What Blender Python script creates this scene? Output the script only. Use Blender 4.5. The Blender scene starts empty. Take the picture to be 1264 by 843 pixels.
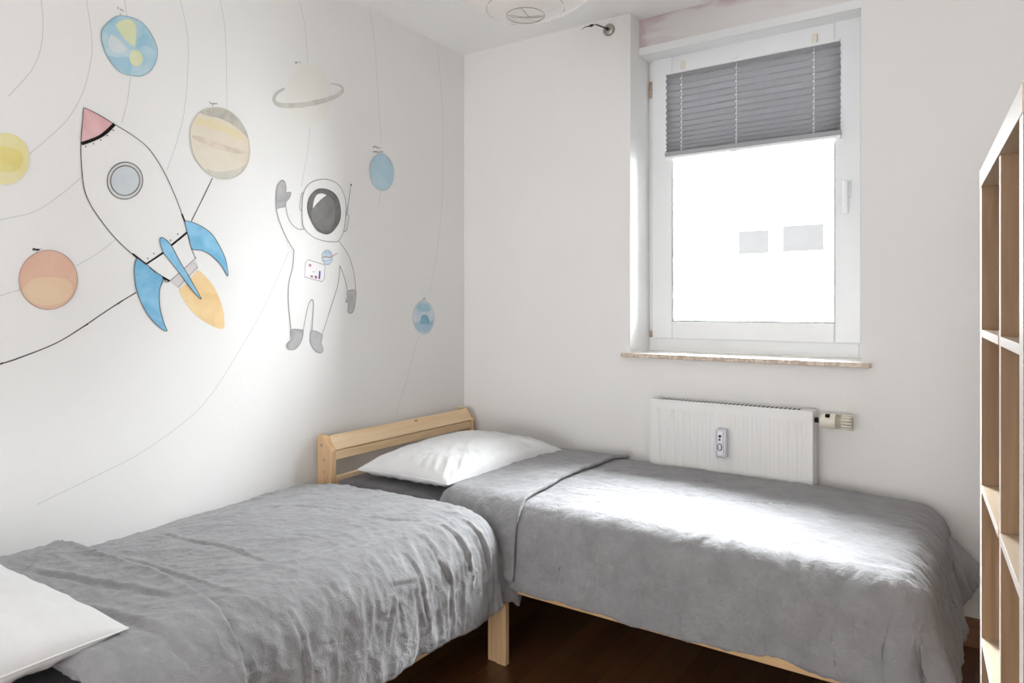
import bpy, bmesh, math, random
import numpy as np
from mathutils import Vector, noise
random.seed(7)
SC = bpy.context.scene
COL = SC.collection
# ---------------------------------------------------------------- helpers
def link(o, parent=None):
    COL.objects.link(o)
    if parent is not None: o.parent = parent
    return o
def tag(o, label=None, cat=None, group=None, kind=None):
    if label: o['label'] = label
    if cat: o['category'] = cat
    if group: o['group'] = group
    if kind: o['kind'] = kind
    return o
def empty(name, loc=(0, 0, 0), rz=0, parent=None):
    o = bpy.data.objects.new(name, None); o.empty_display_size = .1
    link(o, parent); o.location = loc; o.rotation_euler = (0, 0, rz)
    return o
def mesh(name, verts, faces, mats, parent=None, smooth=False, fmat=None, recalc=True):
    me = bpy.data.meshes.new(name)
    me.from_pydata([tuple(v) for v in verts], [], [tuple(f) for f in faces])
    if not isinstance(mats, (list, tuple)): mats = [mats]
    for m in mats: me.materials.append(m)
    if fmat: me.polygons.foreach_set('material_index', fmat)
    if recalc:
        bm = bmesh.new(); bm.from_mesh(me); bmesh.ops.recalc_face_normals(bm, faces=bm.faces); bm.to_mesh(me); bm.free()
    if smooth: me.polygons.foreach_set('use_smooth', [True] * len(me.polygons))
    me.update()
    return link(bpy.data.objects.new(name, me), parent)
class MB:
    """collects boxes, prisms, tubes and lathes into one mesh"""
    def __init__(s): s.bm = bmesh.new()
    def box(s, x0, x1, y0, y1, z0, z1, bev=0, mi=0):
        r = bmesh.ops.create_cube(s.bm, size=1)
        vs = r['verts']
        for v in vs:
            v.co = Vector(((x0 + x1) / 2 + v.co.x * (x1 - x0), (y0 + y1) / 2 + v.co.y * (y1 - y0), (z0 + z1) / 2 + v.co.z * (z1 - z0)))
        fs = list({f for v in vs for f in v.link_faces})
        for f in fs: f.material_index = mi
        if bev:
            es = list({e for v in vs for e in v.link_edges})
            bmesh.ops.bevel(s.bm, geom=es, offset=bev, segments=2, affect='EDGES', profile=.5)
        return s
    def prism(s, pts, fn, a, b, mi=0):
        """pts 2-d outline, fn(p, q, t) -> xyz, extruded between a and b"""
        v0 = [s.bm.verts.new(fn(p, q, a)) for p, q in pts]
        v1 = [s.bm.verts.new(fn(p, q, b)) for p, q in pts]
        n = len(pts); fs = [s.bm.faces.new(v0), s.bm.faces.new(v1[::-1])]
        for i in range(n): fs.append(s.bm.faces.new((v0[i], v1[i], v1[(i + 1) % n], v0[(i + 1) % n])))
        for f in fs: f.material_index = mi
        return s
    def tube(s, pts, r, seg=10, caps=True, mi=0):
        pts = [Vector(p) for p in pts]; rings = []
        rr = r if isinstance(r, (list, tuple)) else [r] * len(pts)
        up = Vector((.13, .27, .95)).normalized()
        for i, p in enumerate(pts):
            d = (pts[min(i + 1, len(pts) - 1)] - pts[max(i - 1, 0)]).normalized()
            a = d.cross(up)
            if a.length < .05: a = d.cross(Vector((1, 0, 0)))
            a.normalize(); b = d.cross(a)
            rings.append([s.bm.verts.new(p + a * rr[i] * math.cos(2 * math.pi * k / seg) + b * rr[i] * math.sin(2 * math.pi * k / seg)) for k in range(seg)])
        for i in range(len(rings) - 1):
            for k in range(seg):
                f = s.bm.faces.new((rings[i][k], rings[i][(k + 1) % seg], rings[i + 1][(k + 1) % seg], rings[i + 1][k])); f.material_index = mi; f.smooth = True
        if caps:
            s.bm.faces.new(rings[0][::-1]); s.bm.faces.new(rings[-1])
        return s
    def lathe(s, prof, c, axis='z', seg=32, mi=0, smooth=True):
        c = Vector(c); rings = []
        for r, h in prof:
            ring = []
            for k in range(seg):
                t = 2 * math.pi * k / seg; a, b = r * math.cos(t), r * math.sin(t)
                v = {'z': (a, b, h), 'y': (a, h, b), 'x': (h, a, b)}[axis]
                ring.append(s.bm.verts.new(c + Vector(v)))
            rings.append(ring)
        for i in range(len(rings) - 1):
            for k in range(seg):
                f = s.bm.faces.new((rings[i][k], rings[i][(k + 1) % seg], rings[i + 1][(k + 1) % seg], rings[i + 1][k])); f.material_index = mi; f.smooth = smooth
        if prof[0][0] > 1e-5: s.bm.faces.new(rings[0][::-1])
        if prof[-1][0] > 1e-5: s.bm.faces.new(rings[-1])
        return s
    def build(s, name, mats, parent=None):
        bmesh.ops.recalc_face_normals(s.bm, faces=s.bm.faces)
        me = bpy.data.meshes.new(name); s.bm.to_mesh(me); s.bm.free()
        for m in (mats if isinstance(mats, (list, tuple)) else [mats]): me.materials.append(m)
        return link(bpy.data.objects.new(name, me), parent)

# ---------------------------------------------------------------- materials
def mat(name, col, rough=.6, metal=0, spec=.5, sheen=0):
    m = bpy.data.materials.new(name); m.use_nodes = True
    b = m.node_tree.nodes['Principled BSDF']
    b.inputs['Base Color'].default_value = (*col, 1); b.inputs['Roughness'].default_value = rough
    b.inputs['Metallic'].default_value = metal; b.inputs['Specular IOR Level'].default_value = spec
    if sheen: b.inputs['Sheen Weight'].default_value = sheen
    return m
def N(m, t, **kw):
    n = m.node_tree.nodes.new(t)
    for k, v in kw.items():
        if k in n.inputs: n.inputs[k].default_value = v
        else: setattr(n, k, v)
    return n
def L(m, a, ao, b, bi): m.node_tree.links.new(a.outputs[ao], b.inputs[bi])
def noisy(m, c1, c2, scale=(1, 1, 1), nscale=5, detail=4, bump=0, bscale=None, lo=.3, hi=.7, dist=0):
    """two-colour noise in object space, with an optional bump"""
    b = m.node_tree.nodes['Principled BSDF']
    tc = N(m, 'ShaderNodeTexCoord'); mp = N(m, 'ShaderNodeMapping'); mp.inputs['Scale'].default_value = scale
    L(m, tc, 'Object', mp, 'Vector')
    nz = N(m, 'ShaderNodeTexNoise', Scale=nscale, Detail=detail, Distortion=dist); L(m, mp, 'Vector', nz, 'Vector')
    cr = N(m, 'ShaderNodeValToRGB'); L(m, nz, 'Fac', cr, 'Fac')
    cr.color_ramp.elements[0].position = lo; cr.color_ramp.elements[1].position = hi
    cr.color_ramp.elements[0].color = (*c1, 1); cr.color_ramp.elements[1].color = (*c2, 1)
    L(m, cr, 'Color', b, 'Base Color')
    if bump:
        n2 = nz
        if bscale:
            n2 = N(m, 'ShaderNodeTexNoise', Scale=bscale, Detail=6); L(m, tc, 'Object', n2, 'Vector')
        bp = N(m, 'ShaderNodeBump', Strength=bump, Distance=.01); L(m, n2, 'Fac', bp, 'Height'); L(m, bp, 'Normal', b, 'Normal')
    return m
def wood(name, c1, c2, axis='x', rough=.5, knots=None, fine=1.):
    """long grain along the given axis, with fine pores and sparse knots"""
    m = mat(name, c1, rough)
    b = m.node_tree.nodes['Principled BSDF']
    sc = {'x': (.35, 5, 5), 'y': (5, .35, 5), 'z': (5, 5, .35)}[axis]
    tc = N(m, 'ShaderNodeTexCoord'); mp = N(m, 'ShaderNodeMapping'); mp.inputs['Scale'].default_value = sc
    L(m, tc, 'Object', mp, 'Vector')
    nz = N(m, 'ShaderNodeTexNoise', Scale=6 * fine, Detail=6, Distortion=1.2); L(m, mp, 'Vector', nz, 'Vector')
    cr = N(m, 'ShaderNodeValToRGB'); L(m, nz, 'Fac', cr, 'Fac')
    cr.color_ramp.elements[0].position = .3; cr.color_ramp.elements[1].position = .7
    cr.color_ramp.elements[0].color = (*c1, 1); cr.color_ramp.elements[1].color = (*c2, 1)
    out = cr
    if knots:
        mp2 = N(m, 'ShaderNodeMapping'); mp2.inputs['Scale'].default_value = {'x': (.5, 1, 1), 'y': (1, .5, 1), 'z': (1, 1, .5)}[axis]
        L(m, tc, 'Object', mp2, 'Vector')
        vo = N(m, 'ShaderNodeTexVoronoi', Scale=9.); L(m, mp2, 'Vector', vo, 'Vector')
        kr = N(m, 'ShaderNodeValToRGB'); L(m, vo, 'Distance', kr, 'Fac')
        kr.color_ramp.elements[0].position = .05; kr.color_ramp.elements[1].position = .09
        kr.color_ramp.elements[0].color = (1, 1, 1, 1); kr.color_ramp.elements[1].color = (0, 0, 0, 1)
        mx = N(m, 'ShaderNodeMix', data_type='RGBA'); L(m, kr, 'Color', mx, 'Factor'); L(m, cr, 'Color', mx, 'A')
        mx.inputs['B'].default_value = (*knots, 1)
        m.node_tree.links.new(mx.outputs['Result'], b.inputs['Base Color'])
    else: L(m, cr, 'Color', b, 'Base Color')
    bp = N(m, 'ShaderNodeBump', Strength=.15, Distance=.004); L(m, nz, 'Fac', bp, 'Height'); L(m, bp, 'Normal', b, 'Normal')
    return m
def linen(name, c1, c2, sheen=.3, fine=1.):
    m = mat(name, c1, .85, spec=.2, sheen=sheen)
    b = m.node_tree.nodes['Principled BSDF']
    tc = N(m, 'ShaderNodeTexCoord')
    n1 = N(m, 'ShaderNodeTexNoise', Scale=14., Detail=8, Roughness=.65); L(m, tc, 'Object', n1, 'Vector')
    cr = N(m, 'ShaderNodeValToRGB'); L(m, n1, 'Fac', cr, 'Fac')
    cr.color_ramp.elements[0].position = .35; cr.color_ramp.elements[1].position = .68
    cr.color_ramp.elements[0].color = (*c1, 1); cr.color_ramp.elements[1].color = (*c2, 1)
    L(m, cr, 'Color', b, 'Base Color')
    n2 = N(m, 'ShaderNodeTexNoise', Scale=28., Detail=7, Roughness=.7, Distortion=.8); L(m, tc, 'Object', n2, 'Vector')
    b1 = N(m, 'ShaderNodeBump', Strength=.55 * fine, Distance=.012); L(m, n2, 'Fac', b1, 'Height')
    w1 = N(m, 'ShaderNodeTexNoise', Scale=330., Detail=2); L(m, tc, 'Object', w1, 'Vector')
    b2 = N(m, 'ShaderNodeBump', Strength=.25 * fine, Distance=.002); L(m, w1, 'Fac', b2, 'Height'); L(m, b1, 'Normal', b2, 'Normal')
    L(m, b2, 'Normal', b, 'Normal')
    return m

WALL = (.80, .795, .785)
M_wall = noisy(mat('wall_paint', WALL, .9, spec=.2), (.785, .775, .758), (.81, .802, .787), nscale=1.6, bump=.06, bscale=60)
M_ceil = noisy(mat('ceiling_paint', (.84, .83, .81), .95, spec=.1), (.90, .90, .895), (.92, .92, .915), nscale=2, bump=.05, bscale=70)
M_reveal = mat('white_reveal_paint', (.86, .86, .85), .7, spec=.3)
M_frame = mat('white_window_plastic', (.80, .81, .815), .35)
M_gasket = mat('grey_gasket', (.22, .22, .22), .6)
M_brass = mat('hinge_metal', (.45, .33, .25), .4, .7)
M_steel = mat('brushed_nickel', (.42, .39, .35), .35, .85)
M_dark = mat('dark_metal', (.03, .028, .026), .4, .6)
M_rad = mat('radiator_enamel', (.76, .755, .74), .35)
M_slot = mat('gap_shade', (.045, .042, .038), .8)  # near-black stands for the shade inside slots and holes
M_cream = mat('cream_plastic', (.74, .70, .60), .45)
M_rib = mat('ribbed_cream_plastic', (.42, .38, .31), .55)
M_silver = mat('silver_plastic', (.62, .62, .66), .25, .3)
M_black = mat('black_ink', (.015, .013, .012), .9, spec=.1)
M_sheet = linen('dark_grey_sheet', (.13, .125, .135), (.165, .16, .17), .1, .5)
M_duvet = linen('grey_linen', (.225, .222, .230), (.290, .287, .295), .25)
M_pillow = linen('white_cotton', (.70, .70, .70), (.74, .74, .737), .1, .35)
M_pine = wood('pine_along_y', (.72, .50, .28), (.80, .62, .40), 'y', .5, (.22, .10, .04))
M_pinex = wood('pine_along_x', (.62, .40, .20), (.72, .51, .29), 'x', .5, (.22, .10, .04))
M_pinez = wood('pine_upright', (.60, .38, .20), (.72, .50, .29), 'z', .5, (.20, .09, .04))
M_oak = wood('oak_upright_shaded', (.235, .14, .07), (.33, .21, .115), 'z', .55, None, 1.4)  # the same oak darkened: shade on the inner faces put into the colour
M_oakh = wood('oak_shelf_lit', (.48, .36, .24), (.57, .45, .32), 'y', .5, None, 1.4)  # the same oak lightened: light grazing the shelves put into the colour
M_edge = mat('window_lit_shelf_edge', (.78, .73, .68), .4)  # oak front edges whitened: window light put into the colour
M_floor = None
def floor_mat():
    m = mat('dark_parquet', (.1, .04, .015), .28)
    b = m.node_tree.nodes['Principled BSDF']
    tc = N(m, 'ShaderNodeTexCoord'); br = N(m, 'ShaderNodeTexBrick', Scale=1.)
    br.offset = .5; br.inputs['Brick Width'].default_value = .9; br.inputs['Row Height'].default_value = .07
    br.inputs['Mortar Size'].default_value = .0012
    br.inputs['Color1'].default_value = (.18, .075, .028, 1); br.inputs['Color2'].default_value = (.12, .045, .018, 1); br.inputs['Mortar'].default_value = (.02, .01, .005, 1)
    mp = N(m, 'ShaderNodeMapping'); mp.inputs['Rotation'].default_value = (0, 0, math.pi / 2)
    L(m, tc, 'Object', mp, 'Vector'); L(m, mp, 'Vector', br, 'Vector')
    m2 = N(m, 'ShaderNodeMapping'); m2.inputs['Scale'].default_value = (12, .8, 1); L(m, tc, 'Object', m2, 'Vector')
    nz = N(m, 'ShaderNodeTexNoise', Scale=5., Detail=6); L(m, m2, 'Vector', nz, 'Vector')
    mx = N(m, 'ShaderNodeMix', data_type='RGBA', blend_type='MULTIPLY'); mx.inputs['Factor'].default_value = .6
    L(m, br, 'Color', mx, 'A'); L(m, nz, 'Color', mx, 'B')
    m.node_tree.links.new(mx.outputs['Result'], b.inputs['Base Color'])
    bp = N(m, 'ShaderNodeBump', Strength=.2, Distance=.002); L(m, br, 'Fac', bp, 'Height'); bp.invert = True; L(m, bp, 'Normal', b, 'Normal')
    return m
M_floor = floor_mat()
def glass_mat():
    m = bpy.data.materials.new('window_glass'); m.use_nodes = True
    nt = m.node_tree; nt.nodes.clear()
    o = nt.nodes.new('ShaderNodeOutputMaterial'); t = nt.nodes.new('ShaderNodeBsdfTransparent'); g = nt.nodes.new('ShaderNodeBsdfGlossy')
    g.inputs['Roughness'].default_value = .02; t.inputs['Color'].default_value = (.97, .98, .98, 1)
    f = nt.nodes.new('ShaderNodeFresnel'); f.inputs['IOR'].default_value = 1.3
    x = nt.nodes.new('ShaderNodeMixShader')
    nt.links.new(f.outputs[0], x.inputs[0]); nt.links.new(t.outputs[0], x.inputs[1]); nt.links.new(g.outputs[0], x.inputs[2]); nt.links.new(x.outputs[0], o.inputs[0])
    return m
M_glass = glass_mat()
def translucent(name, col, fac):
    m = mat(name, col, .9, spec=.1); nt = m.node_tree
    b = nt.nodes['Principled BSDF']; o = nt.nodes['Material Output']
    t = nt.nodes.new('ShaderNodeBsdfTranslucent'); t.inputs['Color'].default_value = (*col, 1)
    x = nt.nodes.new('ShaderNodeMixShader'); x.inputs[0].default_value = fac
    nt.links.new(b.outputs[0], x.inputs[1]); nt.links.new(t.outputs[0], x.inputs[2]); nt.links.new(x.outputs[0], o.inputs[0])
    return m
M_blind = translucent('grey_pleated_fabric', (.36, .36, .375), .018)
M_paper = translucent('rice_paper', (.86, .84, .82), .3)

# ---------------------------------------------------------------- room shell
XR, YB, H = 3.0, -5.6, 2.50          # right wall, rear wall, ceiling height
WX0, WX1, WZ0 = .950, 1.886, .955    # window opening; it runs up to the ceiling
def S(o): return tag(o, kind='structure')
S(MB().box(-.15, XR + .15, YB - .15, .15, -.1, 0).build('floor', M_floor))
S(MB().box(-.15, XR + .15, YB - .15, .45, H, H + .12).build('ceiling', M_ceil))
S(MB().box(-.15, 0, YB - .15, .0, 0, H).build('wall_left', M_wall))
b = MB()
b.box(-.15, WX0, 0, .30, 0, H); b.box(WX1, XR + .15, 0, .30, 0, H); b.box(WX0, WX1, 0, .30, 0, WZ0)
w = b.build('wall_back', [M_wall, M_reveal])
for p in w.data.polygons:            # the window reveal is painted white
    if abs(p.normal.x) > .9 and WX0 - .01 < p.center.x < WX1 + .01: p.material_index = 1
S(w)
S(MB().box(XR, XR + .15, YB - .15, 0, 0, H).build('wall_right', M_wall))
S(MB().box(0, XR, YB - .15, YB, 0, H).build('wall_rear', M_wall))
S(MB().box(0, XR, -.018, 0, 0, .10, .004).build('baseboard_back', wood('stained_baseboard', (.16, .07, .03), (.22, .10, .045), 'x')))
S(MB().box(0, .018, YB, -.02, 0, .10, .004).build('baseboard_left', wood('stained_baseboard_y', (.30, .14, .06), (.40, .2, .09), 'y')))
# window: frame, casement with glass, handle, hinges
win = S(empty('window_1', ((WX0 + WX1) / 2, .21, WZ0)))
def wp(o): o.parent = win; o.location = -win.location; return o
bpy.context.view_layer.update()
def ring(b, x0, x1, z0, z1, t, y0, y1, bev=.003, tb=None, tt=None):
    tb = tb or t; tt = tt or t
    b.box(x0, x0 + t, y0, y1, z0, z1, bev); b.box(x1 - t, x1, y0, y1, z0, z1, bev)
    b.box(x0 + t, x1 - t, y0, y1, z0, z0 + tb, bev); b.box(x0 + t, x1 - t, y0, y1, z1 - tt, z1, bev)
b = MB(); ring(b, WX0, WX1, .966, 2.372, .035, .215, .275, .003, .07, .05); wp(b.build('frame', M_frame))
b = MB(); ring(b, .974, 1.862, 1.026, 2.345, .098, .19, .245, .005, .082, .09); ca = wp(b.build('casement', M_frame))
b = MB(); ring(b, 1.070, 1.766, 1.106, 2.257, .006, .194, .204, 0); wp(b.build('gasket', M_gasket))
wp(MB().box(1.060, 1.776, .2205, .2245, 1.10, 2.262).build('glass_pane', M_glass))
b = MB(); b.box(1.796, 1.826, .180, .190, 1.62, 1.685, .004).tube([(1.811, .182, 1.67), (1.811, .150, 1.67)], .008)
b.box(1.802, 1.820, .138, .156, 1.545, 1.68, .006); wp(b.build('handle', M_frame))
for z in (2.16, 1.03):
    b = MB(); b.lathe([(.007, 0), (.007, .075 if z > 2 else .03)], (.968, .192, z), 'z', 12).lathe([(.009, .03), (.009, .04)], (.968, .192, z), 'z', 12) if z > 2 else b.lathe([(.007, 0), (.007, .03)], (.968, .192, z), 'z', 12)
    wp(b.build('hinge', M_brass))
# sill, shutter box above the window
m = noisy(mat('speckled_stone', (.6, .5, .4), .35), (.42, .33, .25), (.66, .56, .46), nscale=70, detail=6, lo=.38, hi=.6)
mt = mat('sill_top', (.80, .77, .72), .3)
sl = MB().box(.918, 1.920, -.035, .214, .948, .968, .003).build('window_sill', [m, mt])
for p in sl.data.polygons:
    if p.normal.z > .7: p.material_index = 1
S(wp(sl)); sl['label'] = 'speckled beige stone window sill'
m = mat('patchy_box_paint', (.72, .70, .69), .8, spec=.2)
bs = m.node_tree.nodes['Principled BSDF']; tc = N(m, 'ShaderNodeTexCoord')
nz = N(m, 'ShaderNodeTexNoise', Scale=6., Detail=5, Distortion=.6); mp = N(m, 'ShaderNodeMapping'); mp.inputs['Scale'].default_value = (.5, 1, 2.2)
L(m, tc, 'Object', mp, 'Vector'); L(m, mp, 'Vector', nz, 'Vector')
sx = N(m, 'ShaderNodeSeparateXYZ'); L(m, tc, 'Object', sx, 'Vector')
r1 = N(m, 'ShaderNodeMapRange'); L(m, sx, 'Z', r1, 'Value'); r1.inputs['From Min'].default_value = 2.42; r1.inputs['From Max'].default_value = 2.50; r1.inputs['To Min'].default_value = -.12; r1.inputs['To Max'].default_value = .14
r2 = N(m, 'ShaderNodeMapRange'); L(m, sx, 'X', r2, 'Value'); r2.inputs['From Min'].default_value = .95; r2.inputs['From Max'].default_value = .99; r2.inputs['To Min'].default_value = .22; r2.inputs['To Max'].default_value = 0
a1 = N(m, 'ShaderNodeMath', operation='MAXIMUM'); L(m, r1, 'Result', a1, 0); L(m, r2, 'Result', a1, 1)
a2 = N(m, 'ShaderNodeMath', operation='ADD'); L(m, nz, 'Fac', a2, 0); L(m, a1, 0, a2, 1)
cr = N(m, 'ShaderNodeValToRGB'); L(m, a2, 0, cr, 'Fac'); cr.color_ramp.elements[0].position = .54; cr.color_ramp.elements[1].position = .72
cr.color_ramp.elements[0].color = (.72, .70, .69, 1); cr.color_ramp.elements[1].color = (.60, .49, .52, 1); L(m, cr, 'Color', bs, 'Base Color')
b = MB().box(WX0, WX1, .098, .298, 2.365, H)
sb = b.build('trim_1', m); S(sb)
S(MB().box(WX0, WX1, .090, .235, 2.332, 2.368, .004).build('trim_2', M_frame))

# ---------------------------------------------------------------- pleated blind on the casement
bl = tag(empty('pleated_blind', (1.421, .175, 2.25)), 'grey pleated blind pulled a third of the way down the window', 'blind')
def loc(o, root):
    """keep world-space coordinates while parenting"""
    o.parent = root; o.location = Vector(o.location) - Vector(root.location) if root.rotation_euler.z == 0 else o.location
    return o
BX0, BX1, BZ1, BZ0 = 1.052, 1.789, 2.246, 1.884
npl = 15; zz = []
for i in range(npl * 2 + 1):
    t = i / (npl * 2); zz.append(BZ1 - (BZ1 - BZ0) * (t * 1.22 - .22 * t ** 4))
vs, fs = [], []
nx = 24
for i, z in enumerate(zz):
    for j in range(nx + 1):
        x = BX0 + (BX1 - BX0) * j / nx
        vs.append((x, .168 + (.014 if i % 2 else -.006) + .0015 * noise.noise((x * 6, z * 40, 0)), z + .002 * noise.noise((x * 4, z * 9, 3))))
for i in range(len(zz) - 1):
    for j in range(nx):
        a = i * (nx + 1) + j; fs.append((a, a + 1, a + nx + 2, a + nx + 1))
loc(mesh('pleated_fabric', vs, fs, M_blind, recalc=False), bl)
loc(MB().box(BX0, BX1, .160, .182, 2.244, 2.256, .002).build('head_rail', M_frame), bl)
loc(MB().box(BX0 - .002, BX1 + .002, .156, .184, 1.866, 1.886, .003).build('fabric_rail', mat('grey_rail', (.34, .34, .36), .5)), bl)
loc(MB().box(BX0 - .002, BX1 + .002, .158, .182, 1.855, 1.867, .002).build('bottom_rail', M_frame), bl)
M_cord = mat('white_cord', (.9, .9, .9), .6)
for x in (1.127, 1.375, 1.690):
    b = MB()
    for i in range(1, len(zz) - 1, 2):       # the cord shows as a white dot on every pleat
        zf = zz[i + 1] if i + 1 < len(zz) else zz[i]
        b.box(x - .0022, x + .0022, .160, .166, zf - .0035, zf + .0035, 0)
    b.tube([(x, .172, BZ1), (x, .172, BZ0)], .001, 6)
    loc(b.build('cord', M_cord), bl)
for x in (1.127, 1.690):
    loc(MB().box(x - .010, x + .010, .176, .192, 2.262, 2.30, .002).box(x - .006, x + .006, .170, .180, 2.25, 2.266, .001).build('clamp', M_cream), bl)
for z in (2.259, 1.853):
    loc(MB().box(1.35, 1.385, .148, .16, z - .004, z + .004, .003).build('grip', M_frame), bl)

# ---------------------------------------------------------------- radiator
ra = tag(empty('radiator', (1.415, -.065, .15)), 'white panel radiator on the wall under the window', 'radiator')
X0, X1, Z0, Z1 = 1.092, 1.738, .20, .782
vs, fs = [], []; n = 330
def rp(x, z):   # pressed vertical channels inside a flat border
    e = min(x - X0 - .018, X1 - .018 - x); ez = min(z - Z0 - .05, Z1 - .035 - z)
    if e < 0 or ez < 0: return 0
    c = math.cos((x - X0) / .0333 * 2 * math.pi)
    return .0028 * max(0, min(1, ez / .012)) * max(0, min(1, e / .006)) * (max(-.6, min(.6, c)) / .6 + 1) / 2
zs = [Z0, Z0 + .05, Z0 + .056, Z0 + .064, Z1 - .05, Z1 - .044, Z1 - .038, Z1 - .034, Z1 - .004, Z1]
for z in zs:
    for j in range(n + 1):
        x = X0 + (X1 - X0) * j / n; vs.append((x, -.112 + rp(x, z) + (.003 if z in (Z0, Z1) else 0), z))
for i in range(len(zs) - 1):
    for j in range(n):
        a = i * (n + 1) + j; fs.append((a, a + 1, a + n + 2, a + n + 1))
o = mesh('front_panel', vs, fs, M_rad, recalc=False); loc(o, ra)
so = o.modifiers.new('thickness', 'SOLIDIFY'); so.thickness = .004; so.offset = -1
loc(MB().box(X0 + .004, X1 - .004, -.045, -.040, Z0, Z1 - .01, .001).build('rear_panel', M_rad), ra)
for x in (X0 - .001, X1 - .007):
    loc(MB().box(x, x + .008, -.110, -.030, Z0 + .01, Z1 + .001, .002).build('side_cover', M_rad), ra)
b = MB(); b.box(X0, X1, -.111, -.104, Z1 - .006, Z1 + .002, .001).box(X0, X1, -.040, -.030, Z1 - .006, Z1 + .002, .001)
b.box(X0, X0 + .03, -.105, -.035, Z1 - .003, Z1 + .002).box(X1 - .05, X1, -.105, -.035, Z1 - .003, Z1 + .002)
k = X0 + .034
while k < X1 - .052:
    b.box(k, k + .006, -.105, -.035, Z1 - .003, Z1 + .0006); k += .0165
loc(b.build('top_grille', M_rad), ra)
loc(MB().box(X0 + .02, X1 - .02, -.10, -.045, Z1 - .006, Z1 - .0004).build('slot_shade_plate', M_slot), ra)  # dark plate added under the bars, paints the shade in the slots
hm = loc(MB().box(1.383, 1.425, -.146, -.1115, .575, .690, .006).build('heat_meter', M_silver), ra)
hm['label'] = 'silver plastic heat meter'
p = MB().box(1.392, 1.413, -.1485, -.1455, .585, .682, .002).build('meter_window', mat('pale_meter_face', (.80, .80, .84), .3)); p.parent = hm; p.location = (0, 0, 0)
b = MB().tube([(1.401 + .008 * math.cos(t), -.1492, .618 + .014 * math.sin(t)) for t in [i * math.pi / 6 for i in range(13)]], .0018, 6, False)
b.box(1.396, 1.408, -.1495, -.148, .661, .666).box(1.398, 1.405, -.1495, -.148, .655, .662).box(1.397, 1.404, -.1495, -.148, .644, .651)
p = b.build('meter_marks', M_black); p.parent = hm
b = MB().lathe([(.010, 0), (.010, .03)], (X1, -.075, .748), 'x', 14)
loc(b.build('valve_pipe', M_dark), ra)
tv = loc(MB().lathe([(.018, 0), (.026, .004), (.029, .028), (.029, .055), (.027, .057)], (X1 + .018, -.075, .748), 'x', 24).build('thermostat_head', M_cream), ra)
b = MB(); b.lathe([(.026, 0), (.026, .058)], (X1 + .07, -.075, .748), 'x', 24)
tb = b.build('ribbed_dial', M_rib); tb.parent = tv
b = MB()
for i in range(14):
    t = 2 * math.pi * i / 14
    b.tube([(X1 + .094, -.075 + .026 * math.cos(t), .748 + .026 * math.sin(t)), (X1 + .130, -.075 + .026 * math.cos(t), .748 + .026 * math.sin(t))], .0036, 6)
tb = b.build('dial_rib', M_cream); tb.parent = tv
tb = MB().box(X1 + .042, X1 + .056, -.108, -.09, .765, .777, .002).build('dial_mark', M_black); tb.parent = tv

# ---------------------------------------------------------------- curtain bracket beside the window
cb = tag(empty('curtain_bracket', (.845, 0, 2.445)), 'small round nickel curtain wire bracket high on wall left of window', 'bracket')
MB().lathe([(.027, 0), (.027, -.008), (.022, -.012), (.006, -.013)], (0, 0, 0), 'y', 28).build('wall_plate', M_steel, cb)
MB().lathe([(.007, -.01), (.007, -.022)], (0, 0, 0), 'y', 12).tube([(0, -.02, 0), (-.022, -.045, .008), (-.037, -.062, .014)], .003, 8).build('arm', M_dark, cb)
MB().tube([(-.046, -.066, .012), (-.058, -.070, .010), (-.066, -.073, .009)], [.004, .0068, .003], 10).tube([(-.036, -.061, .014), (-.05, -.068, .011)], .0015, 6).tube([(-.064, -.073, .009), (-.085, -.078, .007), (-.100, -.082, -.003)], [.003, .002, .001], 6).build('hook', M_dark, cb)

# ---------------------------------------------------------------- paper lantern
LX, LY, LZ = 1.227, -1.291, 1.973
la = tag(empty('paper_lantern', (LX, LY, H)), 'flattened white rice paper pendant lamp hanging from the ceiling', 'lamp')
prof = [(.052, 0), (.075, .004), (.11, .018), (.15, .040), (.19, .072), (.228, .110), (.246, .150), (.243, .19), (.21, .235), (.17, .272), (.12, .298), (.06, .312)]
vs, fs = [], []; seg = 96
import bisect
hp = []
for i in range(len(prof) - 1):
    for k in range(4):
        t = k / 4; hp.append((prof[i][0] * (1 - t) + prof[i + 1][0] * t, prof[i][1] * (1 - t) + prof[i + 1][1] * t))
hp.append(prof[-1])
for i, (r, h) in enumerate(hp):
    for k in range(seg):
        t = 2 * math.pi * k / seg
        cr_ = noise.noise((3 * math.cos(t), 3 * math.sin(t), h * 3)) * .004 + noise.noise((16 * math.cos(t), 16 * math.sin(t), h * 2)) * .0045 * min(1, i / 6)
        rr = r + cr_ - (.002 if i % 4 == 0 else 0)
        vs.append((rr * math.cos(t), rr * math.sin(t), LZ - H + h))
for i in range(len(hp) - 1):
    for k in range(seg): fs.append((i * seg + k, i * seg + (k + 1) % seg, (i + 1) * seg + (k + 1) % seg, (i + 1) * seg + k))
sh = mesh('paper_shade', vs, fs, M_paper, la, True)
M_wire = mat('grey_wire', (.36, .34, .30), .5, .4)
b = MB(); zc = LZ - H
b.tube([(.052 * math.cos(t), .052 * math.sin(t), zc) for t in [2 * math.pi * i / 40 for i in range(41)]], .0014, 6, False)
rx_, ry_, fx_, fy_ = .827, .562, -.562, .827
b.tube([(-fx_ * .049 - rx_ * .012, -fy_ * .049 - ry_ * .012, zc), (fx_ * .045 + rx_ * .024, fy_ * .045 + ry_ * .024, zc)], .0012, 6)
b.tube([(-rx_ * .05, -ry_ * .05, zc + .001), (0, 0, zc - .004), (rx_ * .05, ry_ * .05, zc + .001)], .0007, 6)
b.build('wire_ring', M_wire, la)
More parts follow.
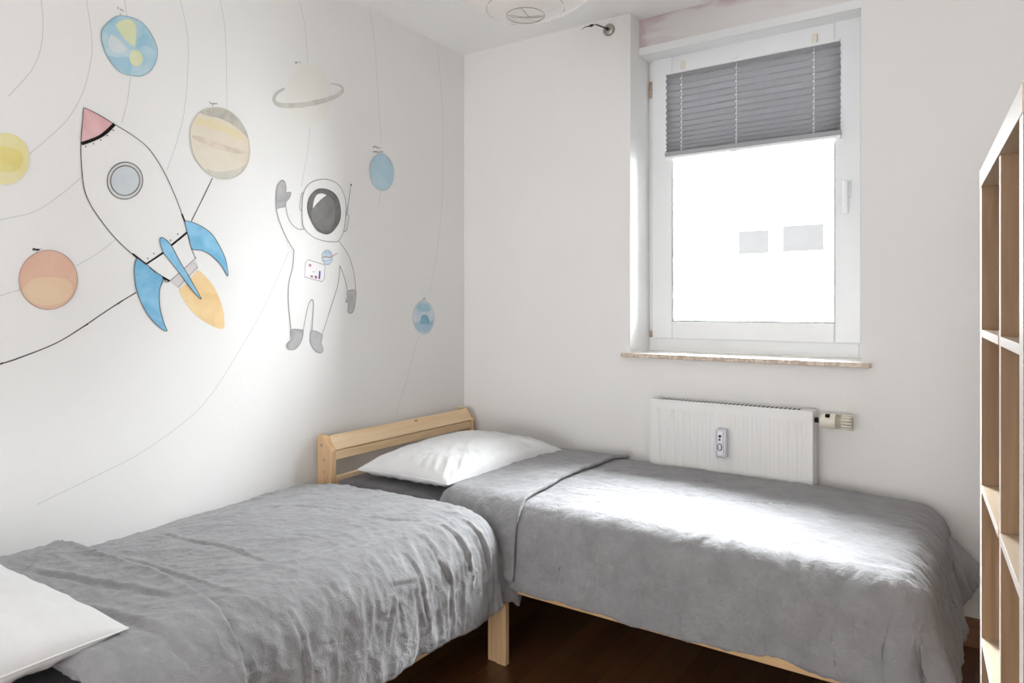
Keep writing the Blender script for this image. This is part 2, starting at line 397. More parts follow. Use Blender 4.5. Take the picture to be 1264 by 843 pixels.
for r, h in prof[2:-1:2]:
    MB().tube([((r - .003) * math.cos(t), (r - .003) * math.sin(t), zc + h) for t in [2 * math.pi * i / 60 for i in range(61)]], .0009, 5, False).build('wire_hoop', M_wire, la)
MB().lathe([(.032, .17), (.04, .20), (.036, .235), (.02, .26), (.014, .29)], (0, 0, zc), 'z', 24).build('bulb', mat('white_bulb', (.8, .8, .78), .3), la)
MB().tube([(0, 0, zc + .29), (0, 0, -.03)], .0035, 8).build('cord', M_frame, la)
MB().lathe([(.045, 0), (.045, -.02), (.02, -.045), (.004, -.05)], (0, 0, 0), 'z', 24).build('ceiling_rose', M_frame, la)

# ---------------------------------------------------------------- open shelf unit (stands at a slight angle)
BA = math.radians(3.9)
bk = tag(empty('bookcase', (2.2562, -1.07, 0), BA), 'tall oak-effect open cube shelf unit at the right edge of the photo', 'shelf unit')
# local frame: +x away from the open front, -y towards the viewer
BH, BW, BD = 1.47, .69, .39
def board(name, x0, x1, y0, y1, z0, z1, m_, front=True):
    o = MB().box(x0, x1, y0, y1, z0, z1, .0008).build(name, [m_, M_edge], bk)
    for p in o.data.polygons:
        if p.normal.x < -.7: p.material_index = 1
    return o
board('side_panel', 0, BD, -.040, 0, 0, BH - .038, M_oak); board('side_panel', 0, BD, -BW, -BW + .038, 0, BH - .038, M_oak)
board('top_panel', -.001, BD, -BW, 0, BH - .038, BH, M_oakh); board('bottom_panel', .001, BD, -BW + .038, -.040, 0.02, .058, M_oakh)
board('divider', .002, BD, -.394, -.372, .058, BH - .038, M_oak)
for z in (1.113, .785, .463):
    for y0, y1 in ((-.372, -.040), (-BW + .038, -.394)):
        board('shelf', .0, BD, y0, y1, z, z + .0155, M_oakh)
for x, z in ((.05, 1.36), (.05, 1.325)):
    MB().lathe([(.0032, 0), (.0032, -.0008)], (x + .05, -.0402, z), 'y', 12).build('peg_hole', M_slot, bk)

# ---------------------------------------------------------------- beds
def bed_frame(name, label, length, width, rail_z, M_len, M_wid, put):
    """local l from head, w from the wall side, z; put(l, w, z) gives room coordinates"""
    root = tag(empty(name, put(0, 0, 0)), label, 'bed', 'single pine beds standing in an L')
    def B(name, l0, l1, w0, w1, z0, z1, m_, bev=.003, par=root):
        a, c = put(l0, w0, z0), put(l1, w1, z1)
        o = MB().box(*sorted((a[0], c[0])), *sorted((a[1], c[1])), z0, z1, bev).build(name, m_)
        if par is root: loc(o, root)
        else: o.parent = par
        return o
    def P(name, w0, w1, m_):   # head post with its sloping top
        pts = [(.012, 0), (.012, .652), (.046, .652), (.096, .592), (.096, 0)]
        o = MB().prism(pts, lambda p, q, t: put(p, t, q), w0, w1).build(name, m_)
        loc(o, root); return o
    for w0 in (0, width - .024):
        po = P('head_post', w0, w0 + .024, M_pinez)
        for (l, z) in ((.036, .612), (.052, .555)):
            b = MB()
            a = put(l, w0 + (.024 if w0 else 0), z); d = put(l, w0 + (.0255 if w0 else -.0015), z)
            b.tube([a, d], .0065, 12)
            o = b.build('bolt', M_steel); o.parent = po
    # head boards: a leaning top board, a narrow one below it and a lower one
    o = MB().prism([(.050, .648), (.064, .652), (.098, .597), (.084, .592)], lambda p, q, t: put(p, t, q), .024, width - .024).build('head_board', M_wid); loc(o, root)
    B('head_board', .074, .092, .024, width - .024, .553, .590, M_wid)
    B('head_board', .074, .092, .024, width - .024, .36, .488, M_wid)
    for w0, w1 in ((.0, .022), (width - .022, width)):
        B('side_rail', .096, length - .03, w0, w1, rail_z, rail_z + .095, M_len)
    B('foot_board', length - .050, length - .030, .022, width - .022, rail_z - .002, rail_z + .093, M_wid)
    for q in (0, 1):
        wa, wb = ((width - .037, width), (0, .037))[q]; wc, wd_ = ((width - .075, width - .0385), (.0385, .075))[q]
        B('foot_leg', length - .027, length - .004, wa, wb, 0, rail_z + .09, M_pinez)
        B('foot_leg', length - .021, length - .004, wc, wd_, 0, rail_z + .09, M_pinez, .002)
    for i in range(14):
        l = .14 + i * (length - .28) / 13
        B('slat', l, l + .07, .024, width - .024, rail_z + .055, rail_z + .072, M_wid, 0)
    return root, B
put1 = lambda l, w, z: (.005 + l, -.045 - w, z)       # bed along the window wall, head at the left wall
put2 = lambda l, w, z: (.028 + w, -3.05 + l, z)      # bed along the left wall, foot towards the window bed
bed1, B1 = bed_frame('bed_frame', 'pine bed frame under the window, its headboard against the painted wall', 2.06, .945, .232, M_pinex, M_pine, put1)
bed2, B2 = bed_frame('bed_frame', 'pine bed frame along the painted wall, its foot leg showing beside the other bed', 2.055, .945, .198, M_pine, M_pinex, put2)

def fbm(x, y, z, o=3):
    s, a = 0, 1
    for i in range(o): s += a * noise.noise((x, y, z + 7 * i)); x *= 2.1; y *= 2.1; a *= .5
    return s
def ridge(v): return 1 - abs(v) * 2.2
def seg_d(l, w, a, b):
    ax, ay = a; bx, by = b; dx, dy = bx - ax, by - ay
    t = max(0, min(1, ((l - ax) * dx + (w - ay) * dy) / (dx * dx + dy * dy)))
    px, py = l - ax - dx * t, w - ay - dy * t
    s = (dx * py - dy * px) / math.hypot(dx, dy)
    return math.hypot(px, py), s, t
class Cover:
    """a quilt lying over a mattress: flat cloth coordinates (l, w) -> draped position"""
    def __init__(s, put, L1, W0, W1, r, ztop, zwall, seed, creases, wamp=1., flare=.0, hand=1, mirror=False):
        s.__dict__.update(locals())
    def base(s, l, w):
        da, db = max(0, l - s.L1), max(0, w - s.W1); dw = max(0, s.W0 - w)
        L_, W_ = min(l, s.L1), max(s.W0, min(w, s.W1))
        d = math.hypot(da, db); z = s.ztop(l, w); ol = ow = 0
        nl = nw = 0; nz = 1
        if d > 1e-9:
            ul, uw = da / d, db / d
            d = (da ** 8 + db ** 8) ** .125
            if da > 0 and db > 0:      # corner: soften towards square
                pass
            q = s.r * math.pi / 2
            if d < q: t = d / s.r; out = s.r * math.sin(t); z -= s.r * (1 - math.cos(t)); c, sn = math.cos(t), math.sin(t)
            else:
                z -= s.r + (d - q); c, sn = .05, 1
                hang = d - q
                out = s.r + s.flare * hang
                ang = math.atan2(db, da)
                along = (l if da < db else w) * 1.0
                wave = fbm(L_ * 6 + ang * 2.2, W_ * 6 - ang * 2, s.seed, 3)
                corner = max(0, math.sin(2 * ang)) if (da > 0 and db > 0) else 0
                out += (.16 * hang * ul + (.10 * max(0, 1 - W_ / .22) * min(1, hang / .1) * ul if s.L1 > 2 else 0)) + min(1, hang / .14) * (.012 * wave + .010 + corner * (.035 * math.sin(ang * 6 + s.seed * 2) + .02))
            ol, ow = ul * out, uw * out; nl, nw, nz = ul * sn, uw * sn, c
        if dw > 0:                     # against the wall: a short rounded tuck
            r = .05; t = min(dw / r, 1.6); ow -= r * math.sin(t); z -= r * (1 - math.cos(t)) * .9
            nw -= math.sin(t) * .8; nz *= max(.2, math.cos(t))
        return (L_ + ol, W_ + ow, z), (nl, nw, nz)
    def wrinkle(s, l, w):
        k = s.seed; d = max(l - s.L1, w - s.W1, 0)
        h = .007 * fbm(l * 2.2, w * 2.6, k, 2)
        q = fbm(l * 2 + 5, w * 2, k + 20, 2) * .4
        # long soft folds, fanned a little
        h += .0032 * max(0, ridge(noise.noise((l * 3.2 + q * 2, w * 10 + q * 5, k + 3)))) ** 2 * (1 if d < .05 else .35)
        h += .0028 * max(0, ridge(noise.noise((l * 13 + q * 6, w * 5 + q * 3, k + 9)))) ** 3
        h += .0018 * max(0, ridge(noise.noise((l * 17 + q * 9, w * 22, k + 13)))) ** 2
        h += .0020 * max(0, ridge(noise.noise((l * 46 + q * 9, w * 40, k + 23)))) ** 2
        if d > 0.02:    # drop: folds running down
            al = l if w - s.W1 > l - s.L1 else w
            dn = w if w - s.W1 > l - s.L1 else l
            h += .0055 * min(1, d / .12) * max(0, ridge(noise.noise((al * 9 + dn * 2.2, dn * 1.4, k + 31)))) ** 2
            h += .004 * min(1, d / .12) * fbm(al * 26, dn * 7, k + 37, 2) + .0030 * min(1, d / .08) * max(0, ridge(noise.noise((al * 34 + q * 6, dn * 9, k + 41)))) ** 2
        for (a, b, amp, wd) in s.creases:
            if abs(l - (a[0] + b[0]) / 2) > abs(a[0] - b[0]) / 2 + .08 or abs(w - (a[1] + b[1]) / 2) > abs(a[1] - b[1]) / 2 + .08: continue
            wob = .012 * noise.noise((l * 9, w * 9, k + 50))
            D, sd, t = seg_d(l + wob, w + wob, a, b)
            wd *= .62; amp *= .75; h += amp * math.exp(-(D / wd) ** 2) * (.35 + .65 * math.sin(math.pi * min(1, max(0, t)) ) ) - amp * .5 * math.exp(-((sd - wd * 1.6) / wd) ** 2) * (1 if 0 < t < 1 else 0) * (1 if D < wd * 4 else 0)
        if l > s.L1 and w > s.W1: h *= .45
        return h * s.wamp
    def at(s, l, w, off=0):
        (a, b, c), n = s.base(l, w)
        h = s.wrinkle(l, w) + off
        m_ = math.sqrt(n[0] ** 2 + n[1] ** 2 + n[2] ** 2)
        p = s.put(a + n[0] / m_ * h, b + n[1] / m_ * h, c + n[2] / m_ * h)
        return (max(.012, p[0]), min(-.012, p[1]), p[2])
    def sheet(s, name, mat_, l0, l1, w0, w1, step, off, thick, parent, par_loc, l0f=None, l1f=None, w1f=None, edge=None):
        nl, nw = int((l1 - l0) / step), int((w1 - w0) / step); vs, fs = [], []
        for i in range(nl + 1):
            for j in range(nw + 1):
                tw = j / nw; tl = i / nl
                w = w0 + (w1 - w0) * tw
                a = l0 + (l0f(w) if l0f else 0); b = l1 + (l1f(w) if l1f else 0)
                l = a + (b - a) * tl
                we = w1 + (w1f(l) if w1f else 0); w = w0 + (we - w0) * tw
                o = off(l, w, tl, tw) if callable(off) else off
                vs.append(s.at(l, w, o))
        for i in range(nl):
            for j in range(nw):
                a = i * (nw + 1) + j
                f = (a, a + 1, a + nw + 2, a + nw + 1); fs.append(f if s.mirror else f[::-1])
        o = mesh(name, vs, fs, mat_, None, True, recalc=False)
        if parent is not None: o.parent = parent
        md = o.modifiers.new('thickness', 'SOLIDIFY'); md.thickness = thick; md.offset = -1 ; md.use_rim = True
        return o

# --- window bed: mattress, duvet, pillow
def rounded_slab(name, x0, x1, y0, y1, z0, z1, r, m_):
    o = MB().box(x0, x1, y0, y1, z0, z1).build(name, m_)
    bv = o.modifiers.new('round', 'BEVEL'); bv.width = r; bv.segments = 5
    for p in o.data.polygons: p.use_smooth = True
    return o
tag(rounded_slab('mattress', .105, 2.03, -.975, -.085, .305, .480, .03, M_sheet), 'mattress with a dark grey fitted sheet on the bed under the window', 'mattress')
tag(rounded_slab('mattress', .045, .942, -2.97, -1.105, .273, .448, .03, M_sheet), 'mattress with a dark grey fitted sheet on the bed along the painted wall', 'mattress')

def zt1(l, w): return .503 - .022 * math.exp(-((w) / .10) ** 2) - .010 * max(0, (l - 1.7) / .4) ** 2 + .012 * math.exp(-((l - 1.15) / .5) ** 2 - ((w - .55) / .35) ** 2)
cov1 = Cover(put1, 2.06, .04, .855, .085, zt1, 0, 3.1,
    [((.95, .70), (1.25, .62), .005, .010), ((1.2, .35), (1.5, .28), .005, .010), ((1.55, .5), (1.75, .42), .006, .010), ((1.35, .22), (1.62, .15), .004, .008),
     ((1.05, .2), (1.2, .16), .004, .008), ((1.75, .30), (1.88, .22), .004, .008), ((.70, .3), (.86, .5), .004, .012)], .9, .05, mirror=False)
l0w = lambda w: .018 * noise.noise((w * 2.3, 1.7, 0)) + .03 * (w - .5)
d1 = cov1.sheet('duvet', M_duvet, .655, 2.375, -.02, 1.15, .0062, 0, .016, None, None, l0f=l0w,
    l1f=lambda w: .01 * noise.noise((w * 4, 0, 9)) - .11 * max(0, 1 - w / .22), w1f=lambda l: .012 * noise.noise((l * 3, 5, 1)) + .006 * noise.noise((l * 14, 5, 1)))
tag(d1, 'grey linen duvet spread over the bed under the window, top end folded back', 'duvet', 'grey linen duvets')
def flap_off(l, w, tl, tw):
    lip = .004 * math.exp(-((1 - tl) / .06) ** 2)
    return .019 * min(1, math.sqrt(max(0, tl) / .10 + .02)) + lip
hem = lambda w: .035 * noise.noise((w * 2.6, 3.3, 4)) + .05 * (w - .5) + .006 * noise.noise((w * 17, 3.3, 4))
cov1.sheet('turned_back_flap', M_duvet, .650, .985, .03, 1.12, .0062, flap_off, .012, d1, None, l0f=l0w, l1f=hem)

def zt2(l, w): return .506 - (.058 - .028 * max(0, (l - 1) / 1.05)) * math.exp(-((w) / .17) ** 2) + .014 * math.exp(-((l - 1.5) / .6) ** 2 - ((w - .55) / .35) ** 2)
cov2 = Cover(put2, 1.930, .045, .830, .125, zt2, 0, 8.4,
    [((1.28, .22), (1.30, .72), .007, .011), ((1.62, .30), (1.72, .52), .006, .010), ((1.45, .56), (1.50, .70), .005, .010), ((1.70, .62), (1.78, .80), .005, .010),
     ((1.50, .96), (1.60, .975), .006, .007), ((1.60, .90), (1.63, 1.12), .007, .008), ((1.80, .86), (1.83, 1.03), .010, .009), ((1.70, .96), (1.74, 1.04), .008, .008),
     ((1.50, 1.00), (1.46, 1.10), .007, .008), ((1.20, .92), (1.22, 1.16), .009, .010), ((1.90, .88), (1.93, 1.06), .010, .010),
     ((1.1, .35), (1.14, .8), .005, .012), ((.9, .3), (1.02, .75), .007, .016), ((.84, .5), (.95, .95), .008, .018)], 1.1, .02, mirror=True)
l02 = lambda w: .02 * noise.noise((w * 2.3, 6.7, 0)) + .10 * (w - .5)
d2 = cov2.sheet('duvet', M_duvet, .74, 2.272, -.02, 1.188, .0062, 0, .016, None, None, l0f=l02,
    l1f=lambda w: .012 * noise.noise((w * 4, 0, 5)), w1f=lambda l: .012 * noise.noise((l * 3, 5, 7)) + .007 * noise.noise((l * 16, 5, 1)))
tag(d2, 'grey linen duvet spread over the bed along the painted wall, creased side hanging low', 'duvet', 'grey linen duvets')
hem2 = lambda w: .03 * noise.noise((w * 2.6, 9.3, 4)) - .02 * (w - .5) + .006 * noise.noise((w * 17, 3.3, 8))
def flap_off2(l, w, tl, tw):
    return (.026 + .022 * math.exp(-(w / .2) ** 2) * min(1, max(0, w - .02) / .04)) * min(1, math.sqrt(max(0, tl) / .12 + .02)) + .005 * math.exp(-((1 - tl) / .05) ** 2)
cov2.sheet('turned_back_flap', M_duvet, .735, 1.06, .02, 1.18, .0062, flap_off2, .014, d2, None, l0f=l02, l1f=hem2)

def pillow(name, label, cx, cy, cz, a, b, h, rz, seed, tilt=(0, 0)):
    root = empty(name, (cx, cy, cz), rz); tag(root, label, 'pillow', 'white pillows')
    root.rotation_euler = (tilt[0], tilt[1], rz)
    n = 90; vs, fs = [], []
    def P(u, v, sgn):
        cu = 1 - .055 * (1 - v * v); cv = 1 - .075 * (1 - u * u)
        x, y = a * u * cu, b * v * cv
        e = max(0, (1 - u * u)) * max(0, (1 - v * v))
        z = h * e ** .42 * (1 if sgn > 0 else -.55)
        rad = math.atan2(v, u); m_ = max(abs(u), abs(v))
        ed = max(0, (m_ - .45) / .55) * (1 - m_ ** 10)
        z += sgn * ed * .014 * fbm(rad * 7, m_ * 1.2, seed, 3) + sgn * .010 * fbm(u * 1.6, v * 1.6, seed + 5, 2) * e ** .3
        z += sgn * e ** .3 * .007 * max(0, ridge(noise.noise((u * 3 + v * 5, v * 1.5 - u * 3, seed + 8)))) ** 2
        return (x, y, z)
    idx = {}
    for sgn in (1, -1):
        for i in range(n + 1):
            for j in range(n + 1):
                u, v = math.sin((2 * i / n - 1) * math.pi / 2), math.sin((2 * j / n - 1) * math.pi / 2)
                if sgn < 0 and (i in (0, n) or j in (0, n)): idx[sgn, i, j] = idx[1, i, j]; continue
                idx[sgn, i, j] = len(vs); vs.append(P(u, v, sgn))
    for sgn in (1, -1):
        for i in range(n):
            for j in range(n):
                f = (idx[sgn, i, j], idx[sgn, i + 1, j], idx[sgn, i + 1, j + 1], idx[sgn, i, j + 1]); fs.append(f if sgn > 0 else f[::-1])
    mesh('pillowcase', vs, fs, M_pillow, root, True, recalc=False)
    loop = [vs[idx[1, i, 0]] for i in range(n + 1)] + [vs[idx[1, n, j]] for j in range(1, n + 1)] + [vs[idx[1, i, n]] for i in range(n - 1, -1, -1)] + [vs[idx[1, 0, j]] for j in range(n - 1, 0, -1)]
    MB().tube(loop + loop[:1], .0022, 6, False).build('seam_piping', M_pillow, root)
    return root
pillow('pillow', 'white pillow on the dark sheet at the headboard, bed under the window', .455, -.575, .530, .245, .375, .100, math.radians(-3), 2.2, (0, math.radians(-2)))
pillow('pillow', 'white pillow cut off by the left edge of the photo, on the nearer bed', .500, -2.520, .535, .385, .330, .125, math.radians(2), 6.1, (math.radians(2), 0))
# wall drawings: control points on the left wall, (y, z) in tenths of a millimetre
ART = {
 'hull': [(-18703,17812),(-18260,17691),(-17826,17510),(-17327,17307),(-16808,17017),(-16459,16627),(-16130,16115),(-15849,15555),(-15649,15085),(-15505,14685),(-15400,14306),(-15241,13760),(-15122,13487),(-15152,13387),(-16018,12617),(-16268,12745),(-16808,13150),(-17121,13344),(-17703,13849),(-18189,14414),(-18542,14949),(-18703,15422),(-18772,16149),(-18783,16688),(-18749,17260)],
 'nose': [(-18703,17812),(-18260,17691),(-17826,17510),(-17997,17270),(-18260,17014),(-18495,16843),(-18772,16690),(-18749,17260)],
 'nosearc': [(-18772,16702),(-18495,16855),(-18213,17049),(-17997,17270),(-17802,17515)],
 'rivet0': [(-18625,16644),(-18631,16627),(-18646,16618),(-18660,16622),(-18667,16636),(-18660,16653),(-18646,16662),(-18631,16659)],
 'rivet1': [(-18404,16773),(-18410,16756),(-18425,16747),(-18440,16751),(-18446,16765),(-18440,16782),(-18425,16792),(-18410,16788)],
 'rivet2': [(-18191,16928),(-18198,16911),(-18213,16901),(-18228,16905),(-18234,16919),(-18228,16937),(-18213,16946),(-18198,16943)],
 'rivet3': [(-17999,17105),(-18006,17088),(-18021,17078),(-18036,17081),(-18043,17096),(-18036,17114),(-18021,17123),(-18006,17120)],
 'rivet4': [(-17817,17308),(-17823,17290),(-17839,17280),(-17854,17284),(-17861,17299),(-17854,17316),(-17839,17326),(-17823,17323)],
 'rivet5': [(-16731,13340),(-16738,13323),(-16755,13315),(-16771,13321),(-16778,13337),(-16771,13355),(-16755,13363),(-16738,13357)],
 'rivet6': [(-16530,13512),(-16537,13495),(-16554,13486),(-16571,13492),(-16578,13509),(-16571,13526),(-16554,13535),(-16537,13529)],
 'rivet7': [(-15965,13997),(-15972,13980),(-15990,13971),(-16008,13977),(-16015,13994),(-16008,14011),(-15990,14020),(-15972,14014)],
 'rivet8': [(-15709,14224),(-15717,14206),(-15735,14197),(-15753,14203),(-15761,14220),(-15753,14238),(-15735,14247),(-15717,14241)],
 'belt1': [(-16808,13150),(-16240,13557)],
 'belt2': [(-15962,13820),(-15394,14315)],
 'heavy1': [(-17250,13467),(-16808,13150)],
 'heavy2': [(-16268,12745),(-16018,12617)],
 'heavy3': [(-15592,14926),(-15476,14661)],
 'port_o': [(-16949,15687),(-17002,15556),(-17079,15436),(-17177,15335),(-17289,15257),(-17409,15205),(-17533,15183),(-17653,15190),(-17763,15227),(-17859,15290),(-17936,15377),(-17990,15483),(-18019,15604),(-18021,15732),(-17998,15863),(-17948,15990),(-17876,16107),(-17784,16209),(-17676,16290),(-17557,16345),(-17434,16373),(-17312,16371),(-17198,16339),(-17097,16278),(-17016,16191),(-16958,16082),(-16926,15957),(-16923,15823)],
 'port_i': [(-17044,15705),(-17086,15600),(-17148,15505),(-17226,15424),(-17317,15361),(-17415,15320),(-17516,15302),(-17614,15308),(-17705,15337),(-17783,15388),(-17847,15458),(-17892,15543),(-17916,15640),(-17919,15743),(-17900,15848),(-17860,15950),(-17801,16044),(-17726,16125),(-17638,16189),(-17542,16233),(-17441,16254),(-17342,16252),(-17249,16225),(-17167,16176),(-17100,16106),(-17052,16019),(-17026,15920),(-17023,15813)],
 'fin_l': [(-17104,13327),(-17182,13090),(-17186,12764),(-17104,12255),(-16848,11647),(-16515,11217),(-16224,10970),(-16101,10957),(-16248,11307),(-16370,11836),(-16361,12315),(-16248,12726),(-16563,12929),(-16801,13146),(-16988,13263)],
 'fin_r': [(-15493,14702),(-15153,14661),(-14777,14521),(-14448,14296),(-14167,13906),(-13939,13454),(-13841,12936),(-13893,12908),(-14110,13237),(-14503,13576),(-14886,13729),(-15222,13757),(-15337,14122),(-15415,14363)],
 'fin_m': [(-16361,13991),(-16332,14051),(-16248,14058),(-16076,13941),(-15926,13758),(-15673,13309),(-15363,12830),(-14913,12090),(-14896,12040),(-14966,12064),(-15311,12434),(-15673,12892),(-16026,13315),(-16248,13577),(-16346,13849)],
 'nozzle': [(-16001,12622),(-15724,12415),(-15020,13133),(-15153,13387)],
 'flame': [(-15047,13002),(-14723,12827),(-14392,12454),(-14110,11891),(-13985,11319),(-14025,10967),(-14392,11044),(-14832,11282),(-15258,11638),(-15570,12083),(-15663,12377),(-15363,12582)],
 'flame_i': [(-15258,12485),(-14832,12596),(-14503,12196),(-14336,11685),(-14503,11532),(-14832,11737),(-15153,12088)],
 'o1': [[(-20116,24650),(-19862,20947),(-19799,20028),(-19862,19254),(-20110,18526),(-20669,17665)]],
 'o2': [[(-19103,24650),(-18657,21402),(-18472,20055),(-18495,19302),(-18703,18329),(-19109,17425),(-19651,16710),(-20151,16145)]],
 'o3': [[(-17970,24650),(-17529,21828),(-17403,21021)],[(-17301,19132),(-17403,18327),(-17579,17589)],[(-18772,15683),(-19329,15092),(-20069,14481),(-21239,14040),(-27239,11778)]],
 'o4': [[(-16220,24650),(-15707,22516),(-15388,21188),(-15359,20082),(-15505,18375),(-15849,17063),(-16102,16337)],[(-17777,13869),(-18308,13401),(-18908,12998)],[(-20412,12237),(-21239,11933),(-27239,9727)]],
 'o5': [[(-14551,24650),(-14230,23074),(-13942,21661),(-13878,18926)]],
 'o5b': [[(-14451,16317),(-14821,15550),(-15241,14712)],[(-17121,12219),(-17629,11903),(-18189,11523),(-18772,11112),(-19480,10677),(-20472,10287),(-21239,10048),(-27239,8178)]],
 'o5c': [[(-17579,11954),(-17728,11800)],[(-18588,11231),(-18772,11112)],[(-20804,10207),(-20938,10160)]],
 'o6': [[(-10895,24650),(-10803,24368),(-10405,23145),(-10243,21590)],[(-10120,19054),(-10283,17936),(-10565,16583)],[(-11154,13942),(-12163,12017),(-13215,10362),(-14821,8306),(-16808,7087),(-18425,6519),(-19966,6040)]],
 'o7': [[(-6836,24998),(-6836,24998),(-6487,23370),(-6234,20508),(-6081,19142)],[(-6153,16992),(-6255,16390)]],
 'o8': [[(-2173,24901),(-2173,24901),(-1858,22335),(-1731,20722),(-1820,17011),(-2235,14441),(-2746,12402)],[(-3562,10305),(-3909,9538),(-4531,8037),(-5187,6589)]],
 'sun': [(-20151,16005),(-20166,15837),(-20211,15673),(-20283,15521),(-20378,15390),(-20492,15285),(-20616,15213),(-20746,15176),(-20875,15175),(-20996,15211),(-21103,15280),(-21192,15379),(-21258,15503),(-21299,15646),(-21313,15801),(-21299,15961),(-21258,16118),(-21192,16266),(-21103,16396),(-20996,16503),(-20875,16581),(-20746,16626),(-20616,16634),(-20492,16606),(-20378,16541),(-20283,16443),(-20211,16317),(-20166,16168)],
 'sun_i': [(-20971,16168),(-20641,16230),(-20360,16152),(-20303,15900),(-20473,15609),(-20752,15532),(-20971,15593)],
 'mars': [(-18885,12571),(-18906,12371),(-18965,12182),(-19061,12012),(-19188,11872),(-19337,11767),(-19502,11703),(-19673,11682),(-19841,11704),(-19999,11768),(-20139,11869),(-20255,12002),(-20341,12161),(-20394,12338),(-20412,12524),(-20394,12711),(-20341,12891),(-20255,13055),(-20139,13196),(-19999,13305),(-19841,13379),(-19673,13411),(-19502,13401),(-19337,13347),(-19188,13251),(-19061,13118),(-18965,12954),(-18906,12768)],
 'mars_b': [(-20332,12192),(-20069,12546),(-19651,12630),(-19175,12574),(-18998,12263),(-19219,11945),(-19609,11800),(-20069,11870)],
 'earth': [(-18201,20218),(-18117,20472),(-17826,20849),(-17529,21003),(-17070,21031),(-16728,20803),(-16486,20427),(-16446,20037),(-16621,19585),(-16939,19271),(-17327,19177),(-17654,19215),(-17997,19524),(-18165,19902)],
 'earth_y1': [(-17753,20670),(-17529,20874),(-17276,20961),(-17121,20752),(-17173,20134),(-17453,20254),(-17678,20490)],
 'earth_y2': [(-17250,20006),(-17018,20024),(-16913,19792),(-17070,19536),(-17301,19574),(-17327,19827)],
 'earth_p': [(-17900,20316),(-17579,20163),(-17403,19959),(-17777,19768),(-17997,19955)],
 'earth_d': [(-18021,19618),(-17703,19637),(-17378,19759),(-17276,19477),(-17327,19203),(-17629,19248),(-17875,19408)],
 'earth_d2': [(-17070,20428),(-16808,20671),(-16594,20473),(-16540,20223),(-16808,20274),(-17121,20097)],
 'jup': [(-15300,17724),(-15182,18169),(-14912,18569),(-14451,18819),(-13942,18881),(-13483,18692),(-13147,18317),(-13010,17984),(-12958,17450),(-13113,16941),(-13483,16553),(-13942,16365),(-14451,16374),(-14882,16648),(-15182,17047)],
 'jup_t': [(-14942,18533),(-14451,18805),(-13942,18867),(-13483,18677),(-13147,18317),(-13027,18011),(-13350,18245),(-13715,18404),(-14199,18502),(-14668,18482)],
 'jup_y': [(-15092,18301),(-14668,18368),(-14135,18371),(-13649,18241),(-13248,18086),(-13078,17850),(-13550,17936),(-14135,18051),(-14637,18089),(-15182,18113)],
 'jup_m': [(-15241,17680),(-14821,17709),(-14451,17640),(-13878,17577),(-13215,17524),(-13010,17471),(-13383,17373),(-14039,17371),(-14668,17454),(-15122,17564)],
 'jup_b': [(-14729,16616),(-14199,16587),(-13550,16780),(-13113,17032),(-13282,16704),(-13550,16528),(-13942,16379),(-14451,16388)],
 'sat': [(-9019,20617),(-9050,20310),(-9140,20005),(-9284,19718),(-9474,19465),(-9699,19258),(-9946,19107),(-10202,19020),(-10454,18998),(-10691,19043),(-10900,19149),(-11073,19311),(-11201,19521),(-11281,19768),(-11308,20041),(-11281,20328),(-11201,20615),(-11073,20889),(-10900,21138),(-10691,21350),(-10454,21513),(-10202,21618),(-9946,21660),(-9699,21634),(-9474,21540),(-9284,21382),(-9140,21168),(-9050,20908)],
 'sat_ring': [(-11381,20298),(-11756,20013),(-11876,19725),(-11663,19597),(-11143,19683),(-10456,19888),(-9635,20219),(-8883,20590),(-8438,20942),(-8528,21151),(-9101,21110)],
 'ura': [(-5335,18032),(-5332,17841),(-5369,17653),(-5442,17476),(-5548,17319),(-5681,17191),(-5834,17099),(-5998,17045),(-6165,17034),(-6328,17064),(-6477,17133),(-6606,17239),(-6709,17374),(-6781,17534),(-6819,17709),(-6821,17892),(-6787,18074),(-6719,18246),(-6619,18400),(-6493,18529),(-6345,18625),(-6184,18685),(-6017,18704),(-5852,18681),(-5697,18616),(-5562,18513),(-5453,18377),(-5375,18213)],
 'nep': [(-2453,11232),(-2459,11047),(-2505,10872),(-2588,10714),(-2704,10583),(-2846,10484),(-3006,10424),(-3177,10403),(-3350,10424),(-3516,10483),(-3667,10579),(-3795,10706),(-3895,10857),(-3963,11025),(-3994,11203),(-3989,11381),(-3946,11551),(-3869,11705),(-3759,11835),(-3624,11936),(-3468,12002),(-3299,12029),(-3126,12015),(-2957,11961),(-2801,11869),(-2666,11743),(-2560,11589),(-2487,11416)],
 'nep_d': [(-3504,10894),(-3445,11208),(-3209,11364),(-2909,11240),(-2788,10878)],
 'nep_t': [(-3794,11683),(-3504,11879),(-3030,11880),(-2667,11599),(-3030,11481),(-3504,11524)],
 'nep_l': [(-3909,10903),(-3504,11051),(-2728,10997),(-2544,11195),(-2606,10793),(-2909,10521),(-3562,10541)],
 'helm': [(-8632,14548),(-8947,14483),(-9359,14472),(-9959,14583),(-10419,14894),(-10538,15230),(-10538,15887),(-10490,16241),(-10347,16570),(-10056,16827),(-9661,16992),(-9257,17053),(-8843,17006),(-8526,16828),(-8311,16488),(-8230,16168),(-8230,15755),(-8338,15044)],
 'visor': [(-9511,16629),(-9154,16618),(-8843,16499),(-8632,16242),(-8537,15844),(-8579,15431),(-8843,15039),(-9154,14809),(-9460,14783),(-9811,14910),(-10105,15275),(-10260,15609),(-10260,15960),(-10105,16292),(-9811,16548)],
 'vis_in': [(-9298,16390),(-9561,16205),(-9860,15910),(-10095,15550),(-9934,15135),(-9661,14963),(-9359,14911),(-9051,15060),(-8869,15401),(-8843,15809),(-8895,16168)],
 'glint': [(-10008,15755),(-9959,16075),(-9811,16331),(-9561,16431),(-9298,16398),(-9561,16205),(-9860,15930)],
